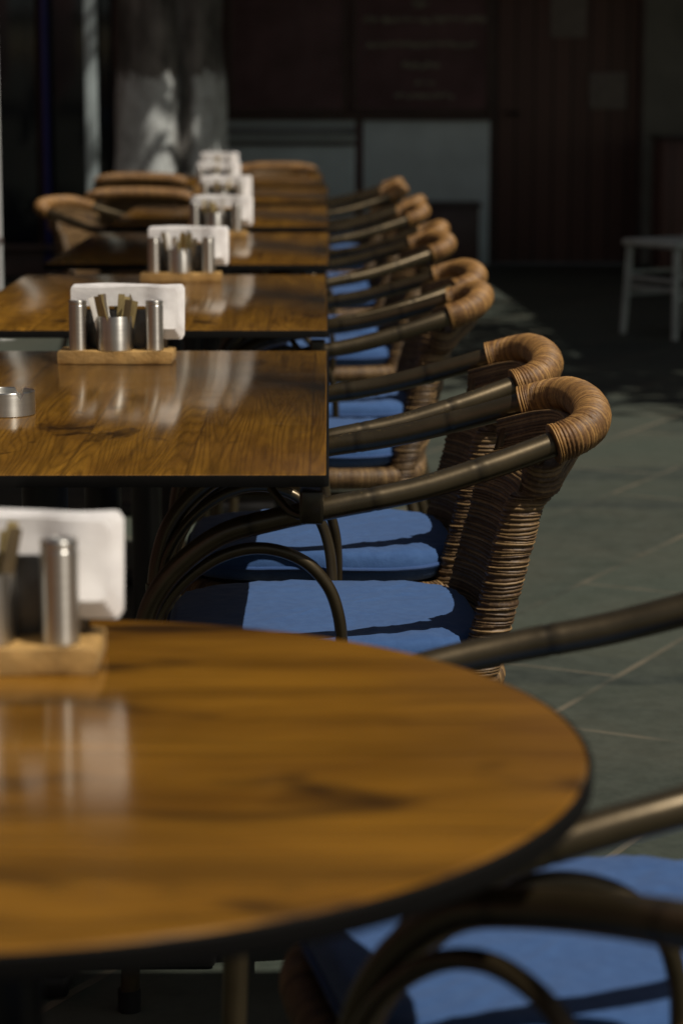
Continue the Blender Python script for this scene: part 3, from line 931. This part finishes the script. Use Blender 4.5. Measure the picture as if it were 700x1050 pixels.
# unseen awnings added to shade the back of the terrace
def added_awning(x0, x1, y0, y1, z0, z1, label):
    e = empty('added_awning', ((x0 + x1) / 2, (y0 + y1) / 2, 0)); tag(e, label, 'added_awning')
    w = x1 - x0; d = y1 - y0
    b = MB(); n = 24
    rows = []
    for i in range(n + 1):
        q = i / n; y = -d / 2 + d * q; z = z0 + (z1 - z0) * q - .08 * math.sin(math.pi * q)
        rows.append([(-w / 2, y, z), (w / 2, y, z), (w / 2, y, z + .012), (-w / 2, y, z + .012)])
    b.ring_loft(rows); b.build('canvas', M['canvas'], e, smooth=False)
    part('front_bar', M['iron'], e, [((0, -d / 2 - .03, z0), (w, .05, .06))])
    return e
added_awning(-6.5, 6.5, 14.4, 16.98, 2.84, 3.4, 'unseen canvas roof added to shade the cafe front')
aw2 = added_awning(2.5, 8.5, 9.7, 14.3, 2.65, 3.0, 'unseen canvas roof added to shade the pale chair and floor')
for px in (-2.6, 2.6): part('post', M['iron'], aw2, [((px, -2.2, 1.31), (.07, .07, 2.62))])

# unseen timber frame added so its canvas shades the floor between tables
e = empty('added_pergola', (3.0, 3.5, 0)); tag(e, 'unseen timber frame added right of the tables to shade the floor', 'added_pergola')
for y in (-2.2, .85, 2.75):
    part('beam', M['frame'], e, [((.5, y, 2.5), (1.8, .08, .12))])
    part('post', M['frame'], e, [((.75, y, 1.22), (.1, .1, 2.44))])
part('long_beam', M['frame'], e, [((.75, .3, 2.62), (.1, 5.6, .12))])
part('canvas', M['canvas'], e, [((-1.35, -1.44, 2.50), (2.3, .56, .02))])
part('beam', M['frame'], e, [((-.85, -1.30, 2.545), (3.3, .05, .06))])
# plain unseen building added on the left to cut the sky light
e = empty('added_side_building', (-5.2, 4.0, 0)); tag(e, 'unseen dark building added on the left to cut sky light', 'building')
part('wall', M['wall_dark'], e, [((0, 0, 3.2), (1.0, 24.0, 6.4))])
part('parapet', M['wall_dark'], e, [((0, 0, 6.46), (1.2, 24.2, .12))])
for y in (-8, -4, 0, 4, 8):
    w_ = part('window', M['frame'], e, [((.51, y, 1.6), (.06, 1.8, 2.2))])
    part('pane', M['glass'], w_, [((.545, y, 1.6), (.012, 1.6, 2.0))], .002)

# unseen canopy added to darken the left side of the far tables
e = empty('added_parasol', (-1.42, 7.2, 0)); tag(e, 'large unseen canopy added to shade the left of the third table', 'added_parasol')
b = MB(); b.tube([(-.25, 0, .06), (-.25, 0, 2.82)], .024, 16); b.build('pole', M['iron'], e)
b = MB()
hx_, hy_ = 1.66, 1.28
b.ring_loft([[(-hx_, -hy_, 2.22), (hx_, -hy_, 2.22), (hx_, hy_, 2.22), (-hx_, hy_, 2.22)], [(-hx_, -hy_, 2.36), (hx_, -hy_, 2.36), (hx_, hy_, 2.36), (-hx_, hy_, 2.36)],
             [(-.28, -.05, 2.80), (-.22, -.05, 2.80), (-.22, .05, 2.80), (-.28, .05, 2.80)]])
b.build('canopy', M['canvas'], e, smooth=False)
b = MB(); b.box((-.25, 0, .035), (.6, .6, .07), .012); b.build('base', M['iron'], e)

# pale wooden chair on the right ------------------------------------
e = empty('wooden_chair', (1.765, 12.15, 0), R(-58)); tag(e, 'pale mint painted wooden chair standing in shade at right', 'chair')
hw = .19
def stick(name, p, q, r0, r1, par=e, mat=None):
    b = MB(); P = [Vector(p).lerp(Vector(q), t) for t in (0, .25, .5, .75, 1)]
    b.tube(P, [r0 + (r1 - r0) * t for t in (0, .25, .5, .75, 1)], 12); return b.build(name, mat or M['mint'], par)
for sx in (-1, 1):
    stick('leg', (sx * (hw + .012), -hw - .012, 0), (sx * (hw - .01), -hw + .01, .455), .017, .021)
    stick('leg', (sx * (hw + .012), hw + .02, 0), (sx * (hw - .01), hw, .46), .017, .021)
    stick('back_post', (sx * (hw - .01), hw, .46), (sx * (hw - .005), hw + .09, .92), .02, .016)
for sx in (-1, 1):
    for z in (.20, .31): stick('rung', (sx * hw, -hw, z), (sx * hw, hw, z), .011, .011)
for sy in (-1, 1):
    for z in (.24, .285): stick('rung', (-hw, sy * hw, z), (hw, sy * hw, z), .011, .011)
for z in (.6, .72, .86):
    t = (z - .46) / .46
    b = MB(); b.box((0, hw + .09 * t, z), (2 * hw - .03, .016, .06), .005); b.build('back_slat', M['mint'], e)
b = MB(); b.box((0, 0, .462), (2 * hw + .05, 2 * hw + .05, .034), .012); b.build('seat', M['mint'], e)

# ------------------------------------------------------------------ light
sd = Vector((-.50, .36, -1.0)).normalized()
S = bpy.data.lights.new('Sun', 'SUN'); S.energy = 4.1; S.angle = R(.5); S.color = (1.0, .93, .82)
so = bpy.data.objects.new('Sun', S); col.objects.link(so); so.location = (6, -3, 10)
so.rotation_euler = sd.to_track_quat('-Z', 'Y').to_euler()
W = bpy.data.worlds.new('World'); sc.world = W; W.use_nodes = True
nt = W.node_tree; bg = nt.nodes['Background']
sky = nt.nodes.new('ShaderNodeTexSky'); sky.sky_type = 'NISHITA'; sky.sun_disc = False
sky.sun_elevation = math.asin(-sd.z); sky.sun_rotation = math.atan2(-sd.x, -sd.y)
wb = nt.nodes.new('ShaderNodeMix'); wb.data_type = 'RGBA'; wb.blend_type = 'MULTIPLY'; wb.inputs[0].default_value = 1.0
wb.inputs[7].default_value = (1.0, .84, .64, 1)
nt.links.new(sky.outputs[0], wb.inputs[6]); nt.links.new(wb.outputs[2], bg.inputs[0]); bg.inputs[1].default_value = .05

# ------------------------------------------------------------------ camera
cam = bpy.data.cameras.new('Camera'); co = bpy.data.objects.new('Camera', cam); col.objects.link(co)
co.location = (0, 0, 1.225); co.rotation_euler = (R(90 - 9.95), 0, R(-.30))
cam.sensor_fit = 'VERTICAL'; cam.sensor_height = 36; cam.sensor_width = 24; cam.lens = 85
cam.clip_start = .05; cam.clip_end = 500
cam.dof.use_dof = True; cam.dof.focus_distance = 3.40; cam.dof.aperture_fstop = 5.0; cam.dof.aperture_blades = 9
sc.camera = co
sc.render.resolution_x = 682; sc.render.resolution_y = 1024
sc.view_settings.view_transform = 'Standard'; sc.view_settings.look = 'None'; sc.view_settings.exposure = 0
sc.render.engine = 'CYCLES'
try:
    sc.cycles.use_denoising = True; sc.cycles.denoiser = 'OPENIMAGEDENOISE'
except Exception: pass
